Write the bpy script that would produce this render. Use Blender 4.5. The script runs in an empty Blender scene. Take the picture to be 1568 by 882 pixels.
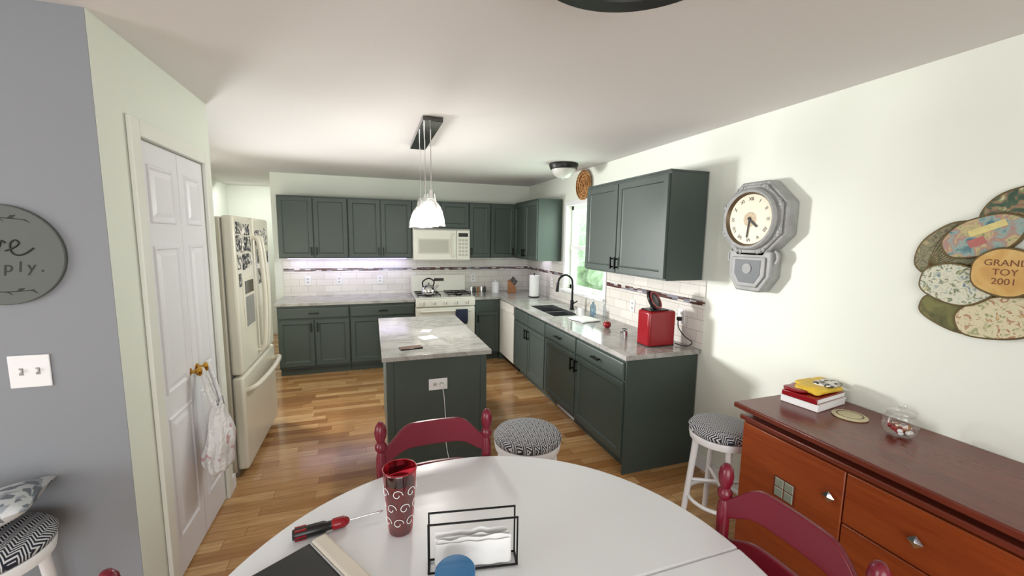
import bpy, bmesh, math, random
from mathutils import Vector, Matrix, noise
random.seed(3)
scene=bpy.context.scene
scene.view_settings.view_transform='Standard'
pi=math.pi
# ---------------------------------------------------------------- materials
def lin(h):
    h=h.lstrip('#'); o=[]
    for i in (0,2,4):
        c=int(h[i:i+2],16)/255
        o.append(c/12.92 if c<=.04045 else ((c+.055)/1.055)**2.4)
    return (o[0],o[1],o[2],1)
class N:
    def __init__(s,name):
        s.m=bpy.data.materials.new(name); s.m.use_nodes=True
        s.t=s.m.node_tree; s.b=s.t.nodes['Principled BSDF']
        s.out=s.t.nodes['Material Output']
        s.tc=s.t.nodes.new('ShaderNodeTexCoord').outputs['Object']
    def n(s,t,**k):
        x=s.t.nodes.new(t)
        for a,b in k.items(): setattr(x,a,b)
        return x
    def put(s,sock,v):
        if hasattr(v,'is_linked'): s.t.links.new(v,sock)
        else: sock.default_value=v
    def M(s,op,a,b=0.0,c=None):
        x=s.n('ShaderNodeMath',operation=op)
        s.put(x.inputs[0],a); s.put(x.inputs[1],b)
        if c is not None: s.put(x.inputs[2],c)
        return x.outputs[0]
    def sep(s,v=None):
        x=s.n('ShaderNodeSeparateXYZ'); s.put(x.inputs[0],v if v is not None else s.tc); return x.outputs
    def comb(s,a,b,c=0.0):
        x=s.n('ShaderNodeCombineXYZ'); s.put(x.inputs[0],a); s.put(x.inputs[1],b); s.put(x.inputs[2],c); return x.outputs[0]
    def mapp(s,v,sc):
        x=s.n('ShaderNodeMapping'); s.put(x.inputs[0],v); x.inputs['Scale'].default_value=sc; return x.outputs[0]
    def noise(s,v,scale,detail=3,dist=0,rough=.5):
        x=s.n('ShaderNodeTexNoise'); s.put(x.inputs['Vector'],v); x.inputs['Scale'].default_value=scale
        x.inputs['Detail'].default_value=detail; x.inputs['Distortion'].default_value=dist; x.inputs['Roughness'].default_value=rough
        return x.outputs[0]
    def ramp(s,f,stops,interp='LINEAR'):
        x=s.n('ShaderNodeValToRGB'); s.put(x.inputs[0],f); cr=x.color_ramp; cr.interpolation=interp
        while len(cr.elements)<len(stops): cr.elements.new(.5)
        for e,(p,c) in zip(cr.elements,stops):
            e.position=p; e.color=lin(c) if isinstance(c,str) else c
        return x.outputs[0]
    def mix(s,f,a,b,mode='MIX'):
        x=s.n('ShaderNodeMix',data_type='RGBA',blend_type=mode)
        s.put(x.inputs[0],f); s.put(x.inputs[6],lin(a) if isinstance(a,str) else a); s.put(x.inputs[7],lin(b) if isinstance(b,str) else b)
        return x.outputs[2]
    def bump(s,h,strength=.2,dist=.01):
        x=s.n('ShaderNodeBump'); x.inputs['Strength'].default_value=strength; x.inputs['Distance'].default_value=dist
        s.put(x.inputs['Height'],h); s.t.links.new(x.outputs[0],s.b.inputs['Normal'])
    def base(s,c): s.put(s.b.inputs['Base Color'],c)
    def set(s,rough=.5,metal=0,**k):
        s.b.inputs['Roughness'].default_value=rough; s.b.inputs['Metallic'].default_value=metal
        for a,v in k.items(): s.b.inputs[a.replace('_',' ')].default_value=v
        return s.m
def mat(name,col,rough=.5,metal=0,var=.05,scale=5,bump=0,**k):
    s=N(name); c=lin(col)
    a=tuple(x*(1-var) for x in c[:3])+(1,); b=tuple(min(1,x*(1+var)) for x in c[:3])+(1,)
    f=s.noise(s.tc,scale)
    s.base(s.mix(f,a,b))
    if bump: s.bump(s.noise(s.tc,scale*30),bump,.004)
    return s.set(rough,metal,**k)
def emis(name,col,st):
    s=N(name); s.base(lin(col)); s.b.inputs['Emission Color'].default_value=lin(col); s.b.inputs['Emission Strength'].default_value=st
    return s.m
def thinglass(name,tint='#ffffff',gl=.12,rough=.03,fs=.55):
    s=N(name); t=s.n('ShaderNodeBsdfTransparent'); t.inputs[0].default_value=lin(tint)
    g=s.n('ShaderNodeBsdfGlossy'); g.inputs['Roughness'].default_value=rough
    fz=s.n('ShaderNodeLayerWeight'); fz.inputs[0].default_value=.35
    f=s.M('ADD',s.M('MULTIPLY',fz.outputs['Facing'],fs),gl)
    mx=s.n('ShaderNodeMixShader'); s.put(mx.inputs[0],f)
    s.t.links.new(t.outputs[0],mx.inputs[1]); s.t.links.new(g.outputs[0],mx.inputs[2]); s.t.links.new(mx.outputs[0],s.out.inputs[0])
    return s.m

WALL=mat('wall_paint','#dde1d7',.7,var=.012,scale=2,bump=.05)
GREY=mat('grey_paint','#83868b',.7,var=.02,scale=2,bump=.05)
CEIL=mat('ceiling_paint','#d6d3d1',.8,var=.012,scale=1.5,bump=.05)
WHITE=mat('white_trim','#e6e6e8',.35,var=.01)
CASE=mat('casing_paint','#dfe0d8',.4,var=.01)
DOORW=mat('white_door','#e0e0e4',.4,var=.01)
GREEN=mat('green_cabinet','#3d4843',.45,var=.04,scale=3)
BLK=mat('black_metal','#0d0d0e',.4,.5)
BLKP=mat('black_plastic','#121213',.3)
CREAM=mat('cream_enamel','#dcd8c8',.28,var=.01,bump=.03)
APPW=mat('white_enamel','#e2e0d8',.25,var=.01)
GREYP=mat('grey_plastic','#8b8b88',.4)
DARKG=mat('dark_glass','#2a2c2c',.08)
STEEL=mat('stainless','#b5b6b8',.25,1.0,var=.05,scale=30)
CHROME=mat('chrome','#d8d8da',.08,1.0)
RED=mat('red_plastic','#8c0e1a',.22)
BURG=mat('burgundy_paint','#6e0f25',.28,var=.08)
TABLEW=mat('white_laminate','#e8ebef',.3,var=.008)
BRASS=mat('brass','#c79a45',.2,1.0)
SILVER=mat('pewter','#a4a5a4',.5,.35,var=.3,scale=22,bump=.5)
PAPER=mat('paper','#eeeeee',.8,var=.02)
CLOCKF=mat('clock_face','#d8cfb8',.5,var=.03)
DKTXT=mat('black_ink','#171717',.6)
SIGNM=mat('grey_slate','#5a5f5b',.7,var=.06,scale=9)
GLASS=thinglass('clear_glass',gl=.06,fs=.35)
def pendglass():
    s=N('pressed_glass'); t=s.n('ShaderNodeBsdfTransparent'); tr=s.n('ShaderNodeBsdfTranslucent'); tr.inputs[0].default_value=(.9,.9,.88,1)
    g=s.n('ShaderNodeBsdfGlossy'); g.inputs['Roughness'].default_value=.08
    fz=s.n('ShaderNodeLayerWeight'); fz.inputs[0].default_value=.3
    m1=s.n('ShaderNodeMixShader'); m1.inputs[0].default_value=.07; s.t.links.new(t.outputs[0],m1.inputs[1]); s.t.links.new(tr.outputs[0],m1.inputs[2])
    m2=s.n('ShaderNodeMixShader'); s.put(m2.inputs[0],s.M('ADD',s.M('MULTIPLY',fz.outputs['Facing'],.35),.05)); s.t.links.new(m1.outputs[0],m2.inputs[1]); s.t.links.new(g.outputs[0],m2.inputs[2])
    s.t.links.new(m2.outputs[0],s.out.inputs[0]); return s.m
PGLASS=pendglass()
REDGL=thinglass('red_acrylic','#e03a4c',.10,fs=.3)
WGL=thinglass('window_glass','#f4fff6',.04,fs=.2)
NAVY=mat('navy_cloth','#252c44',.9,var=.2,scale=40)
BLUE=mat('blue_plastic','#1b6fa8',.35)
FROST=mat('frosted_glass','#c9c8c2',.3)
BULB=emis('bulb_glow','#fff6ea',14)
LED=emis('led_glow','#c6b8ff',3)
BRONZE=mat('dark_bronze','#141211',.4,.3)
WOODL=mat('block_wood','#96602f',.45,var=.3,scale=20)
YEL=mat('yellow_print','#e0bb3a',.5,var=.3,scale=25)
LEAF=N('foliage'); LEAF.base(LEAF.ramp(LEAF.noise(LEAF.tc,9,6),[(.35,'#c2d6b4'),(.5,'#e0ecd6'),(.65,'#f8fbf4')])); LEAF=LEAF.set(.9)
GRASS=mat('grass','#c6d4b6',.9,var=.3,scale=8)

def floor_mat():
    s=N('oak_floor'); x,y,z=s.sep()[:3]
    W=.083; row=s.M('FLOOR',s.M('DIVIDE',y,W))
    wn=s.n('ShaderNodeTexWhiteNoise',noise_dimensions='1D'); s.put(wn.inputs['W'],row)
    xs=s.M('ADD',x,s.M('MULTIPLY',wn.outputs[0],3.0)); L=.62
    col=s.M('FLOOR',s.M('DIVIDE',xs,L))
    w2=s.n('ShaderNodeTexWhiteNoise',noise_dimensions='2D'); s.put(w2.inputs['Vector'],s.comb(row,col))
    c=s.ramp(w2.outputs[0],[(0,'#956b42'),(.2,'#b38757'),(.5,'#c39a69'),(.8,'#d2ad7c'),(1,'#a37648')])
    off=s.M('MULTIPLY',w2.outputs[0],17.0)
    v=s.comb(s.M('MULTIPLY',xs,1.6),s.M('MULTIPLY',y,16.0),off)
    g=s.noise(v,2.2,5,1.2)
    c=s.mix(s.M('MULTIPLY',s.ramp(g,[(.35,(0,0,0,1)),(.7,(1,1,1,1))]),.5),c,'#7e522e')
    fy=s.M('FRACT',s.M('DIVIDE',y,W)); fx=s.M('FRACT',s.M('DIVIDE',xs,L))
    gap=s.M('MAXIMUM',s.M('LESS_THAN',fy,.035),s.M('LESS_THAN',fx,.005))
    c=s.mix(s.M('MULTIPLY',gap,.6),c,'#4a2c17')
    s.base(c); s.bump(s.M('SUBTRACT',1.0,gap),.15,.002)
    return s.set(.17,0)
FLOOR=floor_mat()
def marble():
    s=N('granite_counter'); v=s.mapp(s.tc,(1.0,1.5,1.0))
    n1=s.noise(v,1.7,6,1.6,.55); vein=s.M('ABSOLUTE',s.M('SUBTRACT',n1,.5))
    c=s.ramp(vein,[(0,'#8f8e89'),(.025,'#a5a49f'),(.07,'#afaeaa'),(.2,'#b6b5b1')])
    n2=s.noise(s.tc,5,6,1,.7); c=s.mix(s.M('MULTIPLY',s.ramp(n2,[(.45,(0,0,0,1)),(.75,(1,1,1,1))]),.4),c,'#878580')
    n3=s.noise(s.tc,90,3,0,.7); c=s.mix(s.M('MULTIPLY',s.ramp(n3,[(.5,(0,0,0,1)),(.66,(1,1,1,1))]),.5),c,'#777570')
    s.base(c); return s.set(.12,0)
QUARTZ=marble()
def tile(axis):
    s=N('subway_tile_'+axis); x,y,z=s.sep()[:3]
    h=x if axis=='x' else y
    b=s.n('ShaderNodeTexBrick'); s.put(b.inputs['Vector'],s.comb(h,z))
    b.inputs['Color1'].default_value=lin('#dedbd4'); b.inputs['Color2'].default_value=lin('#d3cfc7'); b.inputs['Mortar'].default_value=lin('#aaa6a0')
    b.inputs['Scale'].default_value=1; b.inputs['Brick Width'].default_value=.2; b.inputs['Row Height'].default_value=.085; b.inputs['Mortar Size'].default_value=.002
    row=s.M('FLOOR',s.M('DIVIDE',z,.0135))
    wn=s.n('ShaderNodeTexWhiteNoise',noise_dimensions='1D'); s.put(wn.inputs['W'],row)
    hs=s.M('ADD',s.M('DIVIDE',h,.065),s.M('MULTIPLY',wn.outputs[0],5.0))
    w2=s.n('ShaderNodeTexWhiteNoise',noise_dimensions='2D'); s.put(w2.inputs['Vector'],s.comb(row,s.M('FLOOR',hs)))
    mc=s.ramp(w2.outputs[0],[(0,'#4b2f2c'),(.3,'#8b8a93'),(.5,'#5e4038'),(.7,'#c9c5bf'),(.85,'#6f7078')],'CONSTANT')
    band=s.M('MULTIPLY',s.M('GREATER_THAN',z,1.212),s.M('LESS_THAN',z,1.252))
    s.base(s.mix(band,b.outputs[0],mc)); s.bump(b.outputs[1],-.2,.002)
    return s.set(.15,0)
TILEX=tile('x'); TILEY=tile('y')
def zig():
    s=N('chevron_fabric'); x,y,z=s.sep()[:3]
    r=s.M('ABSOLUTE',s.M('SUBTRACT',s.M('FRACT',s.M('MULTIPLY',x,26.0)),.5))
    f=s.M('FRACT',s.M('ADD',s.M('MULTIPLY',y,78.0),s.M('MULTIPLY',r,3.6)))
    g=s.M('GREATER_THAN',f,.45); s.base(s.mix(g,'#c9cacd','#1d2130')); return s.set(.9)
ZIG=zig()
def woodm(name,c1,c2,axis=1,rough=.3):
    s=N(name); sc=[14,14,14]; sc[axis]=1.2
    g=s.noise(s.mapp(s.tc,tuple(sc)),1.6,6,1.0,.6)
    s.base(s.ramp(g,[(.3,c1),(.7,c2)])); return s.set(rough)
SBW=woodm('cherry_wood','#7a3214','#91431b',1); SBTOP=woodm('dark_cherry_wood','#5e271d','#733424',1,.25)
def blot(name,stops,scale=14,kind='n'):
    s=N(name)
    if kind=='v':
        x=s.n('ShaderNodeTexVoronoi'); s.put(x.inputs['Vector'],s.tc); x.inputs['Scale'].default_value=scale
        f=s.sep(x.outputs['Color'])[0]
    else: f=s.noise(s.tc,scale,6,1.5)
    s.base(s.ramp(f,stops,'CONSTANT' if kind=='v' else 'LINEAR')); return s.set(.6)
PHOTOM=[blot('photo_print_%d'%i,st,60,'v') for i,st in enumerate([
 [(0,'#2b2b2d'),(.3,'#8d8a86'),(.5,'#d0ccc4'),(.8,'#3b4148')],[(0,'#e3e0da'),(.4,'#40403f'),(.7,'#a9a49b')],[(0,'#1f2328'),(.5,'#c9c2b5'),(.75,'#6b6f78')]])]
PILL=blot('pillow_print',[(0,'#c4c8ca'),(.5,'#6f767e'),(.8,'#989fa6')],34,'v')
CUPM=blot('swirl_print',[(0,'#a11c34'),(.5,'#6e1226'),(1,'#b02840')],22)

# ---------------------------------------------------------------- geometry helpers
def grp(name,loc=(0,0,0),rz=0):
    e=bpy.data.objects.new(name,None); scene.collection.objects.link(e)
    e.location=loc; e.rotation_euler=(0,0,rz); e.empty_display_size=.1
    return e
def mk(g,name,verts,faces,m,smooth=False,bev=0,M=None,seg=2,sharp=40):
    me=bpy.data.meshes.new(name)
    if M is not None: verts=[M@Vector(v) for v in verts]
    me.from_pydata([tuple(v) for v in verts],[],faces); me.validate()
    bm=bmesh.new(); bm.from_mesh(me); bmesh.ops.recalc_face_normals(bm,faces=bm.faces); bm.to_mesh(me); bm.free()
    me.materials.append(m)
    if smooth:
        for p in me.polygons: p.use_smooth=True
        try: me.set_sharp_from_angle(angle=math.radians(sharp))
        except Exception: pass
    o=bpy.data.objects.new(name,me); scene.collection.objects.link(o)
    if g: o.parent=g
    if bev:
        b=o.modifiers.new('bev','BEVEL'); b.width=bev; b.segments=seg; b.limit_method='ANGLE'
    return o
BF=[(0,3,2,1),(4,5,6,7),(0,1,5,4),(1,2,6,5),(2,3,7,6),(3,0,4,7)]
def bv(x0,x1,y0,y1,z0,z1): return [(x0,y0,z0),(x1,y0,z0),(x1,y1,z0),(x0,y1,z0),(x0,y0,z1),(x1,y0,z1),(x1,y1,z1),(x0,y1,z1)]
def box(g,name,x0,x1,y0,y1,z0,z1,m,bev=0,M=None,seg=2): return mk(g,name,bv(x0,x1,y0,y1,z0,z1),BF,m,bev=bev,M=M,seg=seg,smooth=bev>0)
def boxes(g,name,L,m,M=None,bev=0):
    v=[];f=[]
    for b in L:
        k=len(v); v+=bv(*b); f+=[tuple(i+k for i in q) for q in BF]
    return mk(g,name,v,f,m,M=M,bev=bev)
def lathe(g,name,prof,loc,m,seg=32,M=None,sharp=40,sx=1,sy=1):
    v=[];f=[];rings=[]
    for r,z in prof:
        if r<1e-5: rings.append([len(v)]); v.append((loc[0],loc[1],loc[2]+z))
        else:
            rings.append(list(range(len(v),len(v)+seg)))
            for i in range(seg):
                a=2*pi*i/seg; v.append((loc[0]+r*sx*math.cos(a),loc[1]+r*sy*math.sin(a),loc[2]+z))
    for A,B in zip(rings,rings[1:]):
        for i in range(seg):
            j=(i+1)%seg
            if len(A)==1 and len(B)==1: continue
            if len(A)==1: f.append((A[0],B[j],B[i]))
            elif len(B)==1: f.append((A[i],A[j],B[0]))
            else: f.append((A[i],A[j],B[j],B[i]))
    return mk(g,name,v,f,m,smooth=True,M=M,sharp=sharp)
def cyl(g,name,loc,r,h,m,r2=None,seg=28,M=None):
    r2=r if r2 is None else r2
    return lathe(g,name,[(0,0),(r,0),(r2,h),(0,h)],loc,m,seg,M)
def aim(p,q):
    p=Vector(p); q=Vector(q); d=(q-p); z=d.normalized()
    return Matrix.Translation(p)@z.to_track_quat('Z','Y').to_matrix().to_4x4(), d.length
def rod(g,name,p,q,r,m,r2=None,seg=16):
    A,L=aim(p,q); return cyl(g,name,(0,0,0),r,L,m,r2,seg,A)
def smoothpts(P,n=6,cyc=False):
    P=[Vector(p) for p in P]; o=[]
    N_=len(P)
    rng=range(N_ if cyc else N_-1)
    for i in rng:
        if cyc: a,b,c,d=P[i-1],P[i],P[(i+1)%N_],P[(i+2)%N_]
        else: a,b,c,d=P[max(i-1,0)],P[i],P[i+1],P[min(i+2,N_-1)]
        for k in range(n):
            t=k/n; o.append(.5*((2*b)+(c-a)*t+(2*a-5*b+4*c-d)*t*t+(3*b-a-3*c+d)*t**3))
    if not cyc: o.append(P[-1])
    return o
def tube(g,name,pts,r,m,smooth=True,cyc=False,M=None):
    P=smoothpts(pts,6,cyc) if smooth else [Vector(p) for p in pts]
    if M is not None: P=[M@p for p in P]
    c=bpy.data.curves.new(name,'CURVE'); c.dimensions='3D'; s=c.splines.new('POLY'); s.points.add(len(P)-1)
    for a,b in zip(s.points,P): a.co=(b.x,b.y,b.z,1)
    s.use_cyclic_u=cyc; c.bevel_depth=r; c.bevel_resolution=3; c.use_fill_caps=True; c.materials.append(m)
    o=bpy.data.objects.new(name,c); scene.collection.objects.link(o)
    if g: o.parent=g
    return o
def prism(g,name,pts,n0,n1,m,M=None,bev=0,smooth=False):
    k=len(pts); v=[(a,b,n0) for a,b in pts]+[(a,b,n1) for a,b in pts]
    f=[tuple(reversed(range(k))),tuple(range(k,2*k))]+[(i,(i+1)%k,k+(i+1)%k,k+i) for i in range(k)]
    return mk(g,name,v,f,m,M=M,bev=bev,smooth=smooth or bev>0)
def sup(g,name,loc,rx,ry,rz,m,e1=1,e2=1,M=None,nu=28,nv=18,disp=0,fr=8):
    sg=lambda w,e: math.copysign(abs(w)**e,w)
    v=[];f=[]
    for j in range(nv+1):
        a=-pi/2+pi*j/nv
        for i in range(nu):
            b=2*pi*i/nu
            p=Vector((rx*sg(math.cos(a),e1)*sg(math.cos(b),e2),ry*sg(math.cos(a),e1)*sg(math.sin(b),e2),rz*sg(math.sin(a),e1)))
            if disp: p*=1+disp*noise.noise(p*fr+Vector(loc))
            v.append(p+Vector(loc))
    for j in range(nv):
        for i in range(nu):
            f.append((j*nu+i,j*nu+(i+1)%nu,(j+1)*nu+(i+1)%nu,(j+1)*nu+i))
    return mk(g,name,v,f,m,smooth=True,M=M,sharp=80)
def fr(d,x,y,z=0):
    u,n={'S':((1,0,0),(0,-1,0)),'W':((0,-1,0),(-1,0,0)),'E':((0,1,0),(1,0,0))}[d]
    R=Matrix((u,(0,0,1),n)).transposed().to_4x4()
    return Matrix.Translation((x,y,z))@R
def ringp(g,name,M,u0,v0,w,h,rings,m):
    v=[];f=[]
    for ins,n in rings:
        v+=[(u0+ins,v0+ins,n),(u0+w-ins,v0+ins,n),(u0+w-ins,v0+h-ins,n),(u0+ins,v0+h-ins,n)]
    for k in range(len(rings)-1):
        for i in range(4):
            j=(i+1)%4; f.append((4*k+i,4*k+j,4*k+4+j,4*k+4+i))
    L=4*(len(rings)-1); f.append((L,L+1,L+2,L+3)); f.append((3,2,1,0))
    return mk(g,name,v,f,m,M=M)
SH=[(0,0),(0,.017),(.003,.02),(.048,.02),(.053,.012),(.062,.009),(.066,.009)]
DR=[(0,0),(0,.012),(.004,.018),(.012,.02)]
def text(g,name,body,size,M,m,shear=0,ext=.0006):
    c=bpy.data.curves.new(name,'FONT'); c.body=body; c.size=size; c.align_x='CENTER'; c.align_y='CENTER'; c.shear=shear; c.extrude=ext
    c.materials.append(m); o=bpy.data.objects.new(name,c); scene.collection.objects.link(o)
    if g: o.parent=g
    o.matrix_local=M; return o
def pull(g,M,u,v,vert=True,L=.11):
    if vert:
        boxes(g,'handle',[(u-.006,u+.006,v-L/2,v+L/2,.042,.054),(u-.005,u+.005,v-L/2+.01,v-L/2+.022,.019,.044),(u-.005,u+.005,v+L/2-.022,v+L/2-.01,.019,.044)],BLK,M=M)
    else:
        boxes(g,'handle',[(u-L/2,u+L/2,v-.006,v+.006,.042,.054),(u-L/2+.01,u-L/2+.022,v-.005,v+.005,.019,.044),(u+L/2-.022,u+L/2-.01,v-.005,v+.005,.019,.044)],BLK,M=M)

# ---------------------------------------------------------------- room shell
H=2.46; XR=2.29; YB=5.95; XP=-.92; YG=1.93; XL=-2.15
box(None,'floor',-4.3,2.5,-2.8,8.1,-.1,0,FLOOR)
box(None,'ceiling',-4.3,2.5,-2.8,8.1,H,H+.1,CEIL)
wy0,wy1,wz0,wz1=3.72,4.62,1.07,2.08
boxes(None,'wall_right',[(XR,XR+.15,-2.8,wy0,0,H),(XR,XR+.15,wy1,YB+.15,0,H),(XR,XR+.15,wy0,wy1,0,wz0),(XR,XR+.15,wy0,wy1,wz1,H)],WALL)
box(None,'wall_back',-1.18,XR,YB,YB+.15,0,H,WALL)
box(None,'wall_hall_side',-1.18,-1.06,YB+.15,7.8,0,H,WALL)
box(None,'wall_hall_end',-2.3,-1.06,7.8,7.95,0,H,WALL)
boxes(None,'wall_hall_left',[(-2.3,XL,3.05,4.75,0,H),(-2.3,XL,5.85,7.8,0,H),(-2.3,XL,4.75,5.85,0,.9),(-2.3,XL,4.75,5.85,2.1,H)],WALL)
# pantry closet
DY0,DY1,DZ=2.19,2.90,2.09
boxes(None,'wall_pantry',[(XP-.1,XP,YG+.002,DY0,0,H),(XP-.1,XP,DY1,3.05,0,H),(XP-.1,XP,DY0,DY1,DZ,H),(XL,XP-.1,2.97,3.05,0,H)],WALL)
box(None,'wall_dining_grey',-4.3,XP-.001,YG-.001,YG+.09,0,H,GREY)
boxes(None,'wall_left',[(-4.3,-4.15,-2.8,-1.2,0,H),(-4.3,-4.15,1.0,YG,0,H),(-4.3,-4.15,-1.2,1.0,0,.7),(-4.3,-4.15,-1.2,1.0,2.15,H)],WALL)
boxes(None,'wall_rear',[(-4.15,-2.0,-2.8,-2.65,0,H),(1.2,XR,-2.8,-2.65,0,H),(-2.0,1.2,-2.8,-2.65,2.15,H)],WALL)
boxes(None,'baseboard_right',[(XR-.016,XR-.001,1.56,2.36,0,.09)],WHITE)
boxes(None,'baseboard_grey',[(-4.1,XP,YG-.016,YG-.002,0,.09)],WHITE)
boxes(None,'baseboard_pantry',[(XP+.001,XP+.015,YG,2.115,0,.09),(XP+.001,XP+.015,2.975,3.05,0,.09)],WHITE)
boxes(None,'trim_pantry_door',[(XP+.001,XP+.02,2.12,DY0,0,DZ+.07),(XP+.001,XP+.02,DY1,2.97,0,DZ+.07),(XP+.001,XP+.02,DY0,DY1,DZ,DZ+.07)],CASE,bev=.004)
boxes(None,'backsplash_tile_back',[(-1.08,XR-.008,YB-.008,YB-.001,.89,1.40)],TILEX)
boxes(None,'backsplash_tile_right',[(XR-.008,XR-.001,2.34,wy0-.06,.89,1.40),(XR-.008,XR-.001,wy1+.06,YB-.009,.89,1.40),(XR-.008,XR-.001,wy0-.06,wy1+.06,.89,wz0-.05)],TILEY)
# window 1 (over the sink)
g=grp('window_1')
boxes(g,'casing',[(XR-.018,XR-.001,wy0-.055,wy0,wz0-.03,wz1+.06),(XR-.018,XR-.001,wy1,wy1+.055,wz0-.03,wz1+.06),(XR-.018,XR-.001,wy0,wy1,wz1,wz1+.06)],WHITE,bev=.003)
box(g,'sill',XR-.05,XR+.1,wy0-.06,wy1+.06,wz0-.03,wz0-.001,WHITE,.004)
mid=(wz0+wz1)/2; fx0,fx1=XR+.06,XR+.1
boxes(g,'sash',[(fx0,fx1,wy0,wy0+.045,wz0,wz1),(fx0,fx1,wy1-.045,wy1,wz0,wz1),(fx0,fx1,wy0,wy1,wz0,wz0+.05),(fx0,fx1,wy0,wy1,wz1-.045,wz1),(fx0-.01,fx1,wy0,wy1,mid-.025,mid+.025)],WHITE)
box(g,'glass',XR+.078,XR+.082,wy0+.02,wy1-.02,wz0+.02,wz1-.02,WGL)
# other windows
g=grp('window_2')
boxes(g,'frame',[(-2.28,-2.2,4.75,4.8,.9,2.1),(-2.28,-2.2,5.8,5.85,.9,2.1),(-2.28,-2.2,4.75,5.85,.9,.95),(-2.28,-2.2,4.75,5.85,2.05,2.1),(-2.28,-2.2,4.75,5.85,1.48,1.52)],WHITE)
g=grp('window_3')
boxes(g,'frame',[(-4.25,-4.18,-1.2,-1.14,.7,2.15),(-4.25,-4.18,.94,1.0,.7,2.15),(-4.25,-4.18,-1.2,1,.7,.76),(-4.25,-4.18,-1.2,1,2.09,2.15),(-4.25,-4.18,-.13,-.07,.7,2.15)],WHITE)
g=grp('door_patio')
boxes(g,'frame',[(-2.0,-1.93,-2.76,-2.69,0,2.15),(1.13,1.2,-2.76,-2.69,0,2.15),(-.45,-.35,-2.76,-2.69,0,2.15),(-2,1.2,-2.76,-2.69,2.08,2.15),(-2,1.2,-2.76,-2.69,0,.06)],WHITE)
# outside
box(None,'ground_outside',2.5,14,-2,14,-.6,-.5,GRASS)
for i,(x,y,z,r) in enumerate([(9,8.5,.3,1.6),(9.5,12.0,.6,2.0),(8,15,.5,1.9)]):
    g=grp('tree',(x,y,0)); sup(g,'crown',(0,0,z),r,r,r,LEAF,disp=.5,fr=2,nu=48,nv=32); cyl(g,'trunk',(0,0,-.5),.15,z+.4,WOODL)

# ---------------------------------------------------------------- pantry bifold door
g=grp('bifold_door')
sx=XP-.035
for nm,a,b in (('leaf_near',DY0+.004,2.568),('leaf_far',2.572,DY1-.004)):
    M=fr('E',sx,a); w=b-a
    box(g,nm,0,w,.012,DZ-.006,-.0,.034,DOORW,.003,M=M)
    for v0,hh in ((.20,.62),(.93,.70),(1.73,.26)):
        ringp(g,nm+'_panel',M,.06,v0,w-.12,hh,[(0,.0341),(.006,.042),(.014,.042),(.022,.0345),(.03,.0345),(.05,.042)],DOORW)
for y in (2.52,2.61):
    lathe(g,'knob',[(0,0),(.02,0),(.02,.004),(.009,.008),(.009,.028),(.022,.036),(.026,.048),(.018,.058),(0,.061)],(0,0,0),BRASS,20,M=fr('E',XP-.001,y,.965))
# hanging shopping bag
g=grp('plastic_shopping_bag')
BAG=N('bag_plastic'); bx=BAG.noise(BAG.tc,22,1,0); bz=BAG.sep()[2]
bandm=BAG.M('MULTIPLY',BAG.M('GREATER_THAN',bz,.50),BAG.M('LESS_THAN',bz,.66))
ink_=BAG.M('MULTIPLY',BAG.M('GREATER_THAN',bx,.60),bandm)
BAG.base(BAG.mix(BAG.M('MULTIPLY',ink_,.6),'#f0efef','#c05a68')); BAG.set(.3,0); BAG.b.inputs['Transmission Weight'].default_value=.2; BAG.bump(BAG.noise(BAG.tc,14,5,2.5),.8,.02); BAG=BAG.m
v=[];f=[]
zs=[.42,.43,.46,.51,.57,.63,.69,.74,.79]; rx=[.02,.045,.062,.068,.064,.055,.044,.034,.022]; ry=[.07,.105,.122,.128,.122,.105,.085,.058,.035]
nu=56
for j,(zz,a,b) in enumerate(zip(zs,rx,ry)):
    for i in range(nu):
        t=2*pi*i/nu; k=1+.09*math.sin(7*t+j*.5)+.06*math.sin(13*t-j*.9)
        zj=zz+(.02*math.sin(5*t) if j in (0,8) else 0)
        v.append((-.81+a*k*math.cos(t)+.012*math.sin(j*1.7),2.505+.01*j*.4+b*k*math.sin(t)+.008*math.cos(j*2.1),zj))
nr=len(zs)
for j in range(nr-1):
    for i in range(nu): f.append((j*nu+i,j*nu+(i+1)%nu,(j+1)*nu+(i+1)%nu,(j+1)*nu+i))
f.append(tuple(range(nu)))
o=mk(g,'bag_body',v,f,BAG,smooth=True,sharp=80); sm=o.modifiers.new('sub','SUBSURF'); sm.levels=1; sm.render_levels=1
for s_ in (-1,1):
    tube(g,'bag_handle',[(-.815,2.535+s_*.035,.75),(-.845,2.535+s_*.03,.86),(-.868,2.525,.978),(-.85,2.525,.89),(-.82,2.53+s_*.015,.77)],.010,BAG)
tube(g,'bag_handle_c',[(-.80,2.56,.76),(-.83,2.59,.87),(-.868,2.608,.982),(-.84,2.60,.87),(-.815,2.57,.77)],.009,BAG)

# ---------------------------------------------------------------- refrigerator
g=grp('refrigerator')
fy0,fy1=3.15,4.10; fm=(fy0+fy1)/2
box(g,'cabinet_body',-1.62,-.925,fy0,fy1,.03,1.80,CREAM,.008)
box(g,'base_grille',-1.58,-.92,fy0+.02,fy1-.02,0,.06,GREYP)
box(g,'door_near',-.92,-.85,fy0,fm-.003,.73,1.81,CREAM,.018,seg=3)
box(g,'door_far',-.92,-.85,fm+.003,fy1,.73,1.81,CREAM,.018,seg=3)
box(g,'freezer_drawer',-.92,-.85,fy0,fy1,.05,.715,CREAM,.018,seg=3)
box(g,'door_gasket',-.926,-.919,fy0+.01,fy1-.01,.06,1.79,GREYP)
for y in (fm-.045,fm+.045):
    tube(g,'handle',[(-.855,y,.80),(-.805,y,.84),(-.785,y,1.2),(-.805,y,1.62),(-.855,y,1.66)],.016,CREAM)
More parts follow.
